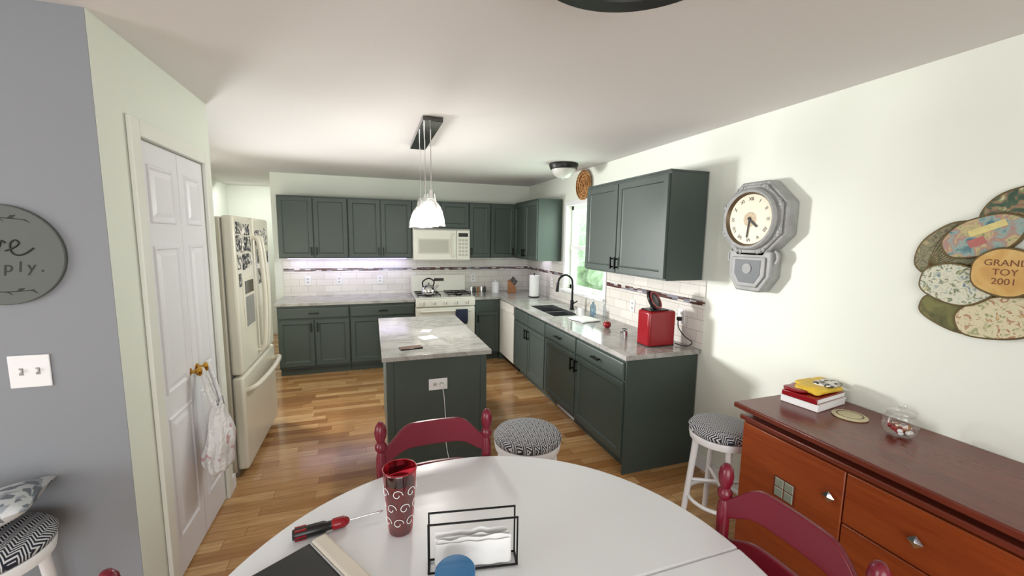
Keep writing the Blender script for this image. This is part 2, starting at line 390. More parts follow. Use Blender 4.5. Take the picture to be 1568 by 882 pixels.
tube(g,'freezer_handle',[(-.855,fy0+.07,.60),(-.79,fy0+.12,.625),(-.76,fm,.64),(-.79,fy1-.12,.625),(-.855,fy1-.07,.60)],.018,CREAM)
box(g,'dispenser_frame',-.852,-.842,3.27,3.53,1.02,1.38,CREAM,.006)
box(g,'dispenser_recess',-.843,-.8405,3.295,3.505,1.04,1.25,GREYP,.001)
box(g,'dispenser_panel',-.843,-.8395,3.295,3.505,1.27,1.36,DARKG,.001)
k=0
for (y,z,w,h) in [(3.19,1.69,.09,.08),(3.30,1.68,.1,.08),(3.42,1.68,.09,.08),(3.18,1.57,.08,.11),(3.27,1.56,.09,.11),(3.37,1.57,.07,.1),(3.45,1.56,.08,.11),(3.19,1.45,.09,.1),(3.30,1.44,.08,.11),(3.39,1.45,.08,.1),(3.48,1.46,.05,.08),(3.20,1.33,.05,.09),(3.66,1.6,.12,.12),(3.82,1.62,.11,.1),(3.70,1.46,.1,.11),(3.84,1.48,.1,.1),(3.95,1.6,.08,.14),(3.96,1.45,.08,.1),(3.7,1.3,.1,.12)]:
    box(g,'photo_card',-.8498,-.8475,y,y+w,z,z+h,PHOTOM[k%3]); k+=1

# ---------------------------------------------------------------- cabinets
CH=.855; FY=5.33; FX=1.67
def base_S(name,x0,x1,cols,drawers):
    g=grp(name)
    box(g,'carcass',x0,x1,FY,YB-.01,.10,CH,GREEN); box(g,'toe_kick',x0,x1,FY+.07,YB-.01,0,.10,GREEN)
    M=fr('S',x0,FY); w=x1-x0
    for a,b in drawers:
        ringp(g,'drawer_front',M,a*w+.006,.70,(b-a)*w-.012,.13,DR,GREEN); pull(g,M,(a+b)/2*w,.765,False)
    for a,b,side in cols:
        ringp(g,'door_front',M,a*w+.006,.125,(b-a)*w-.012,.56,SH,GREEN)
        pull(g,M,(b*w-.035) if side=='r' else (a*w+.035),.60)
    return g
base_S('base_cabinet',-1.06,-.275,[(0,.5,'r'),(.5,1,'l')],[(0,1)])
base_S('base_cabinet',-.27,.505,[(0,.5,'r'),(.5,1,'l')],[(0,1)])
g=base_S('base_cabinet',1.30,1.645,[(0,.97,'l')],[])
def base_W(name,y0,y1,cols,drawers):
    g=grp(name)
    box(g,'carcass',FX,XR-.01,y1,y0,.10,CH,GREEN); box(g,'toe_kick',FX+.07,XR-.01,y1,y0,0,.10,GREEN)
    M=fr('W',FX,y0); w=y0-y1
    for a,b,p in drawers:
        ringp(g,'drawer_front',M,a*w+.006,.70,(b-a)*w-.012,.13,DR,GREEN)
        if p: pull(g,M,(a+b)/2*w,.765,False)
    for a,b,side in cols:
        ringp(g,'door_front',M,a*w+.006,.125,(b-a)*w-.012,.56,SH,GREEN)
        pull(g,M,(b*w-.035) if side=='r' else (a*w+.035),.60)
    return g
g=grp('sink_base_cabinet')
boxes(g,'carcass',[(FX,XR-.01,3.775,4.735,.10,.60),(FX,FX+.02,3.775,4.735,.60,CH),(XR-.03,XR-.01,3.775,4.735,.6,CH)],GREEN); box(g,'toe_kick',FX+.07,XR-.01,3.775,4.735,0,.10,GREEN)
M=fr('W',FX,4.735)
for a,b,s_ in ((0,.5,'r'),(.5,1,'l')):
    w=.96; ringp(g,'drawer_front',M,a*w+.006,.70,(b-a)*w-.012,.13,DR,GREEN); ringp(g,'door_front',M,a*w+.006,.125,(b-a)*w-.012,.56,SH,GREEN)
    pull(g,M,(b*w-.035) if s_=='r' else (a*w+.035),.60)
base_W('base_cabinet',3.77,3.105,[(0,1,'r')],[(0,1,True)])
g=base_W('base_cabinet',3.10,2.38,[(0,1,'l')],[(0,1,True)])
box(g,'end_panel',FX-.004,XR-.012,2.368,2.379,.0,CH,GREEN)
g=grp('floor_vent'); box(g,'vent_plate',FX+.062,FX+.069,3.25,3.6,.015,.085,WHITE)
g=grp('corner_base_cabinet'); boxes(g,'carcass',[(1.65,XR-.012,5.335,YB-.01,.0,CH)],GREEN)
# uppers
UZ0,UZ1=1.40,2.16; UY=5.62; UX=1.96
def upper_S(name,x0,x1,doors,z0=UZ0,handles=True):
    g=grp(name); box(g,'carcass',x0,x1,UY,YB-.01,z0,UZ1,GREEN); M=fr('S',x0,UY); w=x1-x0
    for a,b,side in doors:
        ringp(g,'door_front',M,a*w+.006,z0+.012,(b-a)*w-.012,UZ1-z0-.03,SH,GREEN)
        if handles: pull(g,M,(b*w-.03) if side=='r' else (a*w+.03),z0+.09,True,.1)
    return g
upper_S('wall_cabinet',-1.06,-.275,[(0,.5,'r'),(.5,1,'l')])
upper_S('wall_cabinet',-.27,.51,[(0,.5,'r'),(.5,1,'l')])
upper_S('wall_cabinet',.515,1.28,[(0,.5,'r'),(.5,1,'l')],1.80,False)
upper_S('wall_cabinet',1.285,1.59,[(0,1,'l')])
g=grp('corner_wall_cabinet'); box(g,'carcass',1.595,XR-.012,UY,YB-.01,UZ0,UZ1,GREEN)
M=fr('S',1.595,UY); ringp(g,'door_front',M,.005,UZ0+.012,.35,UZ1-UZ0-.03,SH,GREEN); pull(g,M,.32,UZ0+.09)
def upper_W(name,y0,y1,doors):
    g=grp(name); box(g,'carcass',UX,XR-.012,y1,y0,UZ0,UZ1,GREEN); M=fr('W',UX,y0); w=y0-y1
    for a,b,side in doors:
        ringp(g,'door_front',M,a*w+.006,UZ0+.012,(b-a)*w-.012,UZ1-UZ0-.03,SH,GREEN)
        pull(g,M,(b*w-.03) if side=='r' else (a*w+.03),UZ0+.09,True,.1)
    box(g,'crown_edge',UX-.012,XR-.012,y1-.004,y0,UZ1,UZ1+.012,GREEN)
    return g
upper_W('wall_cabinet',5.595,4.755,[(0,.5,'r'),(.5,1,'l')])
upper_W('wall_cabinet',3.52,2.38,[(0,.46,'r'),(.46,1,'l')])
# countertops
g=grp('countertop_left'); box(g,'slab',-1.085,.508,5.295,YB-.009,CH+.001,.89,QUARTZ,.004)
g=grp('countertop_right')
sx0,sx1,sy0,sy1=1.76,2.07,3.80,4.50
boxes(g,'slab',[(1.64,sx0,2.345,5.296,CH+.001,.89),(sx1,XR-.009,2.345,5.296,CH+.001,.89),(sx0,sx1,2.345,sy0,CH+.001,.89),(sx0,sx1,sy1,5.296,CH+.001,.89),(1.295,XR-.009,5.296,YB-.009,CH+.001,.89)],QUARTZ)
g=grp('kitchen_sink')
boxes(g,'basin',[(sx0,sx0+.01,sy0,sy1,.70,.888),(sx1-.01,sx1,sy0,sy1,.70,.888),(sx0,sx1,sy0,sy0+.01,.70,.888),(sx0,sx1,sy1-.01,sy1,.70,.888),(sx0,sx1,sy0,sy1,.69,.70),(sx0,sx1,4.14,4.16,.7,.87)],STEEL)
cyl(g,'drain',(1.91,3.97,.70),.035,.004,CHROME)
g=grp('kitchen_faucet')
lathe(g,'base',[(0,0),(.028,0),(.028,.01),(.02,.02),(.02,.10),(.014,.11),(0,.11)],(2.13,4.12,.891),BLK)
tube(g,'gooseneck',[(2.13,4.12,.98),(2.13,4.12,1.18),(2.11,4.12,1.25),(2.04,4.12,1.285),(1.97,4.12,1.25),(1.95,4.12,1.19)],.012,BLK)
rod(g,'spray_head',(1.95,4.12,1.20),(1.94,4.12,1.10),.016,BLK,.019)
rod(g,'lever',(2.13,4.10,.96),(2.14,4.02,1.0),.007,BLK)

# dishwasher
g=grp('dishwasher')
box(g,'tub',FX+.01,XR-.02,4.742,5.325,.10,CH-.004,APPW); box(g,'kick',FX+.06,XR-.05,4.745,5.32,0,.1,BLKP)
box(g,'door',FX-.02,FX+.01,4.745,5.323,.11,.73,APPW,.006); box(g,'control_panel',FX-.025,FX+.01,4.745,5.323,.735,.845,APPW,.006)
box(g,'handle_lip',FX-.045,FX-.02,4.85,5.22,.74,.765,APPW,.006)

# range
g=grp('gas_range')
x0,x1=.515,1.288
box(g,'body',x0,x1,5.31,YB-.012,.06,.885,APPW,.004); box(g,'feet_plinth',x0+.03,x1-.03,5.35,5.9,0,.06,BLKP)
box(g,'cooktop',x0,x1,5.265,YB-.02,.886,.905,APPW,.006)
box(g,'control_panel',x0,x1,5.262,5.31,.79,.886,APPW,.01)
for i in range(5):
    M=fr('S',x0+.1+i*.143,5.262,.838); lathe(g,'knob',[(0,0),(.024,0),(.02,.025),(0,.025)],(0,0,0),APPW,20,M=M); boxes(g,'knob_mark',[(-.004,.004,-.018,.018,.025,.03)],GREYP,M=M)
box(g,'oven_door',x0+.004,x1-.004,5.27,5.31,.25,.775,APPW,.008); box(g,'oven_window',x0+.14,x1-.14,5.266,5.272,.36,.60,mat('oven_glass','#77787a',.1))
tube(g,'oven_handle',[(x0+.06,5.27,.73),(x0+.07,5.225,.735),(x1-.07,5.225,.735),(x1-.06,5.27,.73)],.012,APPW,smooth=False)
box(g,'storage_drawer',x0+.004,x1-.004,5.275,5.31,.07,.24,APPW,.006)
box(g,'backguard',x0,x1,YB-.085,YB-.012,.905,1.15,APPW,.015,seg=3); box(g,'clock_display',.83,.97,YB-.089,YB-.085,1.06,1.10,DARKG)
for cx_ in (.70,1.10):
    L=[]
    for yy in (5.37,5.52,5.60,5.75): L.append((cx_-.15,cx_+.15,yy-.005,yy+.005,.925,.937))
    for xx in (-.15,-.05,.05,.145): L.append((cx_+xx-.004,cx_+xx+.004,5.36,5.76,.925,.937))
    for xx in (-.145,.141):
        for yy in (5.37,5.74): L.append((cx_+xx,cx_+xx+.008,yy,yy+.008,.905,.926))
    boxes(g,'grate',L,BLK)
    for yy in (5.44,5.68): cyl(g,'burner',(cx_,yy,.905),.04,.014,BLK)
g=grp('dish_towel'); 
v=[];f=[]
for i in range(13):
    for j,(yy,zz) in enumerate([(5.24,.55),(5.205,.6),(5.207,.70),(5.212,.752),(5.225,.7525),(5.2415,.748),(5.243,.7),(5.25,.58)]):
        v.append((1.02+.013*i,yy+.004*math.sin(i*1.3)*(1 if j<3 else 0),zz))
for i in range(12):
    for j in range(7): a=i*8+j; f.append((a,a+1,a+9,a+8))
o=mk(g,'cloth',v,f,NAVY,smooth=True)
# kettle
g=grp('tea_kettle',(.70,5.44,.938))
lathe(g,'body',[(0,0),(.085,0),(.095,.02),(.09,.06),(.065,.10),(.035,.12),(.012,.125),(.012,.135),(.016,.145),(0,.15)],(0,0,0),CHROME)
rod(g,'spout',(.07,0,.06),(.13,0,.12),.02,CHROME,.011)
tube(g,'handle',[(-.07,0,.09),(-.075,0,.16),(0,0,.205),(.07,0,.165),(.06,0,.10)],.009,BLK)
# microwave
g=grp('microwave')
box(g,'case',.517,1.278,5.55,YB-.012,1.372,1.796,APPW,.006)
box(g,'door',.52,1.09,5.528,5.55,1.38,1.775,APPW,.008); box(g,'door_window',.58,1.0,5.5255,5.53,1.46,1.66,mat('microwave_mesh','#c4c1b7',.3,var=.1,scale=200),.0)
box(g,'window_frame_inner',.60,.98,5.5245,5.5256,1.48,1.64,mat('mesh_grey','#b5b3aa',.25))
box(g,'control_panel',1.095,1.276,5.53,5.55,1.38,1.775,APPW,.006); box(g,'display',1.12,1.25,5.527,5.531,1.69,1.74,DARKG)
boxes(g,'buttons',[(1.12+.045*i,1.155+.045*i,5.5275,5.531,1.43+.05*j,1.46+.05*j) for i in range(3) for j in range(5)],mat('button_grey','#b9b7b0',.4))
tube(g,'handle',[(1.055,5.53,1.43),(1.055,5.495,1.45),(1.055,5.495,1.70),(1.055,5.53,1.72)],.01,APPW)
boxes(g,'vent_grille',[(.53,1.27,5.535,5.55,1.781+.005*i,1.783+.005*i) for i in range(3)],GREYP)

# ---------------------------------------------------------------- island
g=grp('kitchen_island')
ix0,ix1,iy0,iy1=.045,.80,2.765,4.15
box(g,'base',ix0+.035,ix1-.035,iy0+.04,iy1-.04,0,CH,GREEN)
for a,b in ((ix0+.03,ix0+.075),(ix1-.075,ix1-.03)): box(g,'corner_stile',a,b,iy0+.032,iy0+.05,0,CH,GREEN,.002)
box(g,'countertop',ix0,ix1,iy0,iy1,CH+.001,.89,QUARTZ,.005)
box(g,'rear_door_1',ix0+.06,.42,iy1-.04,iy1-.022,.12,.83,GREEN,.004); box(g,'rear_door_2',.425,ix1-.06,iy1-.04,iy1-.022,.12,.83,GREEN,.004)
def outlet(name,M,horiz=False,sc=1):
    g=grp(name); a,b=(.058*sc,.036*sc) if horiz else (.036,.058)
    box(g,'plate',-a,a,-b,b,.0005,.006,WHITE,.002,M=M)
    for s in (-1,1):
        cx_,cy_=(s*.022,0) if horiz else (0,s*.022)
        L=[(cx_-.015,cx_+.015,cy_-.013,cy_+.013,.006,.0075)]
        boxes(g,'socket',L,FROST,M=M)
        boxes(g,'slots',[(cx_-.007,cx_-.004,cy_-.006,cy_+.006,.0075,.008),(cx_+.004,cx_+.007,cy_-.006,cy_+.006,.0075,.008)],DKTXT,M=M)
    return g
outlet('island_outlet',fr('S',.42,iy0+.0395,.66),True,1.12)
g=grp('phone_charger_cord'); box(g,'plug',.433,.455,iy0+.012,iy0+.031,.645,.665,WHITE,.003)
tube(g,'cord',[(.445,iy0+.02,.645),(.455,iy0+.0,.58),(.465,iy0+.01,.42),(.47,iy0-.01,.2),(.52,iy0-.05,.02),(.62,iy0-.12,.004),(.78,iy0-.06,.004)],.0025,WHITE)
for y,z in ((2.56,1.10),(3.2,1.08),(5.0,1.1)): outlet('wall_outlet',fr('W',XR-.008,y,z))
for x in (-.8,-.42,.1,1.42): outlet('wall_outlet',fr('S',x,YB-.008,1.09))
g=grp('notepad',(.41,3.23,.891),.3); box(g,'sheet',-.06,.06,-.06,.06,0,.003,PAPER) 
g=grp('note_paper',(.42,3.47,.891),-.4); box(g,'sheet',-.04,.04,-.05,.05,0,.002,PAPER)
g=grp('smartphone',(.25,2.95,.891),.15); box(g,'case',-.08,.08,-.038,.038,0,.009,BLKP,.004); box(g,'screen',-.075,.075,-.034,.034,.009,.0095,mat('phone_case_brown','#6a5344',.4))

# ---------------------------------------------------------------- pendant
g=grp('island_pendant_light')
PX=.40
box(g,'canopy',PX-.065,PX+.065,2.79,3.72,H-.03,H-.001,mat('canopy_steel','#5a5a59',.12,.9),.003)
for y in (2.92,3.24,3.56):
    zt=1.985
    rod(g,'cord',(PX,y,zt+.02),(PX,y,H-.03),.0035,CHROME,seg=8)
    cyl(g,'socket_cap',(PX,y,zt-.035),.022,.055,CHROME)
    lathe(g,'glass_bell',[(.024,.0),(.028,-.02),(.032,-.05),(.042,-.07),(.064,-.095),(.078,-.125),(.085,-.165),(.09,-.20),(.098,-.222)],(PX,y,zt),PGLASS,40,sharp=80)
    tube(g,'glass_lip',[(PX+.098*math.cos(t*pi/12),y+.098*math.sin(t*pi/12),zt-.222) for t in range(24)],.0028,GLASS,cyc=True)
    for a in range(14):
        t=a*2*pi/14; tube(g,'glass_flute',[(PX+r*math.cos(t),y+r*math.sin(t),zt+z) for r,z in [(.033,-.05),(.065,-.095),(.086,-.165),(.098,-.22)]],.0014,GLASS)
    sup(g,'bulb',(PX,y,zt-.12),.034,.034,.052,BULB)
g=grp('flush_ceiling_light',(1.92,4.0,0))
lathe(g,'rim',[(0,H-.001),(.15,H-.001),(.152,H-.02),(.138,H-.055),(.128,H-.06),(0,H-.06)],(0,0,0),BRONZE,40)
lathe(g,'bowl',[(.126,H-.058),(.12,H-.085),(.095,H-.12),(.05,H-.142),(.012,H-.148),(.01,H-.16),(0,H-.165)],(0,0,0),FROST,40)
g=grp('dining_ceiling_light',(.565,.825,0))
lathe(g,'drum_shade',[(.24,H-.001),(.26,H-.02),(.262,H-.135),(.255,H-.15),(.205,H-.15),(.20,H-.13)],(0,0,0),BRONZE,64)
lathe(g,'diffuser',[(0,H-.12),(.202,H-.12)],(0,0,0),FROST,64)
g=grp('added_hall_fixture',(-1.85,4.9,0))  # added fixture, out of view behind the pantry, to accompany the hall fill
lathe(g,'rim',[(0,H-.001),(.15,H-.001),(.15,H-.03),(0,H-.03)],(0,0,0),BRONZE,40)
lathe(g,'bowl',[(.14,H-.03),(.12,H-.07),(.06,H-.10),(0,H-.105)],(0,0,0),FROST,40)

# round woven plate above window
g=grp('woven_wall_plate')
WV=N('woven_wicker'); WV.base(WV.ramp(WV.noise(WV.tc,45,3,1),[(.3,'#5c3013'),(.5,'#9c6a38'),(.65,'#d4a66a')])); WV.bump(WV.noise(WV.tc,80),.5,.01); WV=WV.set(.7)
M=fr('W',XR-.001,4.19,2.285)
lathe(g,'plate',[(0,.012),(.05,.012),(.10,.016),(.15,.035),(.165,.035),(.16,.02),(.1,.001),(0,.001)],(0,0,0),WV,36,M=M)
for r in (.03,.06,.09,.12,.15): tube(g,'coil',[(r*math.cos(a*pi/8),r*math.sin(a*pi/8),.016+max(0,(r-.08))*.35) for a in range(16)],.005,WV,cyc=True,M=M)

g=grp('under_cabinet_light')
box(g,'led_bar',-1.0,.45,5.80,5.83,UZ0-.018,UZ0-.001,LED)

# ---------------------------------------------------------------- wall clock
g=grp('wall_clock')
M=fr('W',XR-.001,1.93,1.82)
def ngon(r,n=8,ph=pi/8,sx=1,sy=1): return [(r*sx*math.cos(ph+2*pi*i/n),r*sy*math.sin(ph+2*pi*i/n)) for i in range(n)]
prism(g,'octagon_case',ngon(.245),0,.085,SILVER,M=M,bev=.012)
prism(g,'octagon_rim',ngon(.222),.085,.100,SILVER,M=M,bev=.01)
MF=M@Matrix.Translation((0,0,.012))
lathe(g,'bezel',[(.185,.088),(.187,.105),(.176,.118),(.162,.112),(.158,.092)],(0,0,0),SILVER,48,M=MF)
for i in range(8):
    a=pi/8+i*pi/4; cx_,cy_=.206*math.cos(a),.206*math.sin(a)
    sup(g,'corner_rosette',(cx_,cy_,.10),.013,.013,.008,SILVER,M=M,nu=16,nv=10)
    for d_ in (-.10,.10):
        b=a+d_; tube(g,'scroll_relief',[(.206*math.cos(b)+.012*math.cos(w),.206*math.sin(b)+.012*math.sin(w),.101) for w in [a+k_*.9 for k_ in range(6)]],.003,SILVER,M=M)
lathe(g,'bezel_dark_ring',[(.161,.0925),(.161,.112),(.150,.0930)],(0,0,0),mat('tarnish','#6b5a44',.4,.5),48,M=MF)
lathe(g,'face',[(0,.0925),(.158,.0925)],(0,0,0),CLOCKF,48,M=MF)
lathe(g,'center_motif',[(0,.0931),(.045,.0931)],(0,0,0),mat('floral_motif','#b9a78a',.6,var=.35,scale=60),32,M=MF)
for i,t in enumerate(['XII','I','II','III','IIII','V','VI','VII','VIII','IX','X','XI']):
    a=-i*pi/6
    text(g,'numeral_'+t,t,.030,MF@Matrix.Rotation(a,4,'Z')@Matrix.Translation((0,.122,.0935)),DKTXT)
for an,L,w in ((math.radians(-130),.07,.006),(math.radians(-186),.11,.004)):
    boxes(g,'clock_hand',[(-w,w,-.015,L,.097,.099)],DKTXT,M=MF@Matrix.Rotation(an,4,'Z'))
cyl(g,'hand_pin',(0,0,.093),.008,.008,DKTXT,M=MF)
prism(g,'pendulum_box',[(-.15,-.19),(.15,-.19),(.15,-.345),(.085,-.44),(-.085,-.44),(-.15,-.345)],0,.085,SILVER,M=M,bev=.01)
prism(g,'pendulum_frame',[(-.118,-.228),(.118,-.228),(.118,-.34),(.067,-.412),(-.067,-.412),(-.118,-.34)],.085,.096,SILVER,M=M,bev=.006)
prism(g,'pendulum_glass',[(-.09,-.245),(.09,-.245),(.09,-.333),(.052,-.388),(-.052,-.388),(-.09,-.333)],.096,.098,mat('smoked_glass','#40464a',.5),M=M)
lathe(g,'pendulum_bob',[(0,0),(.03,0),(.032,.003),(.025,.006),(0,.007)],(0,-.30,.098),SILVER,28,M=M)
for s in (-1,1):
    tube(g,'scroll_ear',[(s*.15,-.19,.06),(s*.168,-.205,.06),(s*.172,-.24,.06),(s*.158,-.262,.06)],.010,SILVER,M=M)

# ---------------------------------------------------------------- painted wall decor cluster
g=grp('painted_wall_art')
RIM=mat('dark_gold_rim','#5c4a22',.5,.2,var=.3,scale=20)
pal=[blot('art_%d'%i,st,sc,kd) for i,(st,sc,kd) in enumerate([
 ([(.3,'#4c4430'),(.45,'#857f62'),(.55,'#55583c'),(.7,'#9a8f68')],26,'n'),
 ([(.3,'#3f6672'),(.42,'#839c94'),(.5,'#9c756c'),(.56,'#b3a678'),(.66,'#557450')],16,'n'),
 ([(.3,'#1f3428'),(.48,'#3b5640'),(.55,'#8a604c'),(.62,'#748558'),(.7,'#bdb592')],22,'n'),
 ([(.3,'#4c6478'),(.42,'#bcc0ac'),(.52,'#c9c6b0'),(.6,'#4d6650'),(.68,'#b8af80')],30,'n'),
 ([(.3,'#3d3f1e'),(.6,'#6d6b38')],14,'n'),
 ([(.2,'#ae8044'),(.5,'#bf9a58'),(.8,'#c9b07a')],10,'n'),
 ([(.3,'#6a7848'),(.42,'#c2ba98'),(.55,'#c7c0a0'),(.62,'#94604e'),(.7,'#c0b378')],30,'n')])]
MA=fr('W',XR-.001,.86,1.585)
def oval(i,cy,cz,a,b,rot,lay,m,nm):
    M=MA@Matrix.Translation((.86-cy,cz-(-.105),0))@Matrix.Rotation(rot,4,'Z')
    n0=.004+.009*lay
    P=[(a*math.cos(t)*(1+.03*math.cos(5*t)),b*math.sin(t)*(1+.03*math.sin(4*t))) for t in [2*pi*k/40 for k in range(40)]]
    prism(g,nm+'_backing',P,0.001 if lay==0 else n0-.012,n0+.008,RIM,M=M,bev=.002)
    prism(g,nm+'_painting',[(x*.94,y*.92) for x,y in P],n0+.008,n0+.0095,m,M=M)
    return M,n0
M0,n0_=oval(0,1.04,-.025,.135,.095,.9,0,pal[0],'shell')
for k in range(-4,5): tube(g,'shell_rib',[(-.10,.0,n0_+.0096),(0,.012*k,n0_+.0098),(.10,.013*k,n0_+.0096)],.0012,RIM,M=M0)
oval(1,.99,-.285,.13,.075,-.25,0,pal[4],'olive')
oval(2,.85,.125,.12,.09,.5,0,pal[2],'fruit')
oval(3,.70,.10,.12,.08,-.5,0,pal[3],'flower')
oval(4,.66,-.06,.12,.075,.1,1,pal[1],'berry')
oval(5,.69,-.22,.12,.08,.7,0,pal[6],'leaf')
oval(6,.86,-.28,.14,.085,.35,1,pal[6],'blossom')
M_,n_=oval(7,.94,.03,.13,.078,.45,2,pal[1],'landscape')
boxes(g,'landscape_house',[(-.045,.005,-.03,.0,n_+.0095,n_+.0105)],mat('art_pink','#a35f59',.6,var=.2,scale=60),M=M_)
boxes(g,'landscape_sign',[(-.03,.08,.01,.035,n_+.0095,n_+.0105)],mat('art_cream','#c4b878',.6,var=.2,scale=60),M=M_)
oval(8,1.00,-.165,.12,.085,-.15,2,pal[3],'bouquet')
M_,n_=oval(9,.855,-.105,.10,.095,0,4,pal[5],'label')
for k,(t,dy) in enumerate((('GRAND',.035),('TOY',0),('2001',-.035))): text(g,'lettering',t,.034,M_@Matrix.Translation((0,dy,n_+.0098)),mat('brown_ink_%d'%k,'#6b3c20',.6))

# ---------------------------------------------------------------- sideboard
g=grp('sideboard')
SX=1.775; sy_a,sy_b=-.40,1.50; ST=.88
box(g,'top',1.725,XR-.003,sy_a-.03,sy_b+.03,ST-.028,ST,SBTOP,.006)
box(g,'top_shadow_gap',SX+.03,XR-.012,sy_a+.02,sy_b-.02,ST-.06,ST-.028,SBTOP)
box(g,'upper_moulding',1.75,XR-.012,sy_a-.01,sy_b+.01,ST-.085,ST-.06,SBTOP,.005)
box(g,'case',SX,XR-.014,sy_a,sy_b,.08,ST-.085,SBW,.003)
boxes(g,'feet',[(SX+.02,SX+.09,sy_a+.02,sy_a+.09,0,.08),(SX+.02,SX+.09,sy_b-.09,sy_b-.02,0,.08),(XR-.09,XR-.02,sy_a+.02,sy_a+.09,0,.08),(XR-.09,XR-.02,sy_b-.09,sy_b-.02,0,.08)],SBTOP)
M=fr('W',SX,sy_b)
ztop=ST-.095
def sbf(nm,y_hi,y_lo,z0,z1): return box(g,nm,sy_b-y_hi,sy_b-y_lo,z0,z1,.0,.018,SBW,.004,M=M)
def knob(y,z):
    MM=M@Matrix.Translation((sy_b-y,z,.018))@Matrix.Rotation(pi/4,4,'Z')
    cyl(g,'knob_stem',(0,0,0),.007,.014,STEEL,M=MM); ringp(g,'knob_plate',MM@Matrix.Translation((0,0,.012)),-.017,-.017,.034,.034,[(0,0),(0,.003),(.017*.9,.011)],CHROME)
INL=mat('inlay_glass','#93a093',.15,.4)
for (hi,lo,ky) in ((sy_b-.01,1.015,1.06),(.095,sy_a+.01,.05)):
    sbf('cupboard_door',hi,lo,.10,ztop); knob(ky,.655)
    yc=(hi+lo)/2
    c=sy_b-yc
    boxes(g,'inlay_frame',[(c-.05,c+.05,.51,.61,.0181,.021)],SBTOP,M=M)
    for a in (-1,1):
        for b in (-1,1): ringp(g,'inlay_tile',M,c+(-.044 if a<0 else .002),.56+(-.044 if b<0 else .002),.042,.042,[(0,.021),(.003,.024)],INL)
for z0,z1 in ((.575,ztop),(.34,.57),(.10,.335)):
    sbf('drawer',1.01,.10,z0,z1); zc=(z0+z1)/2
    knob(.775,zc-.01); knob(.335,zc-.01)
# sideboard objects
g=grp('book_stack',(2.09,1.395,ST+.001),math.radians(8)); g.scale=(1.12,1.12,1.12)
box(g,'book_white',-.10,.12,-.075,.08,0,.028,PAPER,.003); box(g,'book_cover_white',-.103,.12,-.078,.083,.028,.032,PAPER)
box(g,'book_red',-.105,.115,-.07,.075,.033,.058,RED,.004); box(g,'book_pages',-.10,.117,-.0705,.07,.037,.054,PAPER)
sup(g,'snack_packet',(.03,0,.074),.11,.065,.015,YEL,.6,.5,disp=.4,fr=20); 
sup(g,'candy_wrapper',(-.05,.03,.067),.06,.045,.009,RED,.6,.5,disp=.3,fr=20)
sup(g,'paper_wrapper',(.06,-.03,.092),.06,.04,.008,PHOTOM[1],.6,.5,disp=.3,fr=20)
g=grp('coaster',(2.10,1.225,ST+.001)); lathe(g,'disc',[(0,0),(.066,0),(.069,.004),(.063,.008),(0,.008)],(0,0,0),mat('stone_coaster','#c9bf9c',.6,var=.1,scale=20),40)
lathe(g,'ring',[(.046,.0083),(.052,.0083)],(0,0,0),RIM,40)
g=grp('candy_jar',(2.10,1.035,ST+.001))
lathe(g,'jar',[(0,.003),(.04,.003),(.058,.02),(.062,.05),(.055,.075),(.045,.088),(.05,.098)],(0,0,0),GLASS,32,sharp=80)
lathe(g,'lid',[(.05,.100),(.05,.108),(.03,.116),(.012,.12),(.014,.128),(0,.13)],(0,0,0),GLASS,32,sharp=80)
for i in range(26):
    a=random.random()*2*pi; r=.036*math.sqrt(random.random()); sup(g,'candy',(r*math.cos(a),r*math.sin(a),.016+.02*random.random()),.011,.009,.008,[RED,PAPER,WOODL][i%3],nu=10,nv=8)

# ---------------------------------------------------------------- dining table
g=grp('dining_table',(.28,.87,0))
R=.77
for s in (0,1):
    pts=[(R*math.cos(s*pi+pi*i/48),R*math.sin(s*pi+pi*i/48)+(.0012 if s==0 else -.0012)) for i in range(49)]
    prism(g,'top_half_%d'%(s+1),pts,.722,.75,TABLEW,bev=.007)
lathe(g,'apron',[(.55,.66),(.55,.721),(.53,.721),(.53,.66),(.55,.66)],(0,0,0),TABLEW,64)
lathe(g,'pedestal',[(0,.12),(.07,.12),(.09,.2),(.06,.3),(.05,.5),(.08,.62),(.12,.70),(0,.70)],(0,0,0),TABLEW,32)
for i in range(4):
    a=pi/4+i*pi/2; rod(g,'foot',(0.03*math.cos(a),.03*math.sin(a),.17),(.38*math.cos(a),.38*math.sin(a),.035),.035,TABLEW,.03)
boxes(g,'support',[(-.5,.5,-.03,.03,.70,.7215),(-.03,.03,-.5,.5,.7,.7215)],TABLEW)

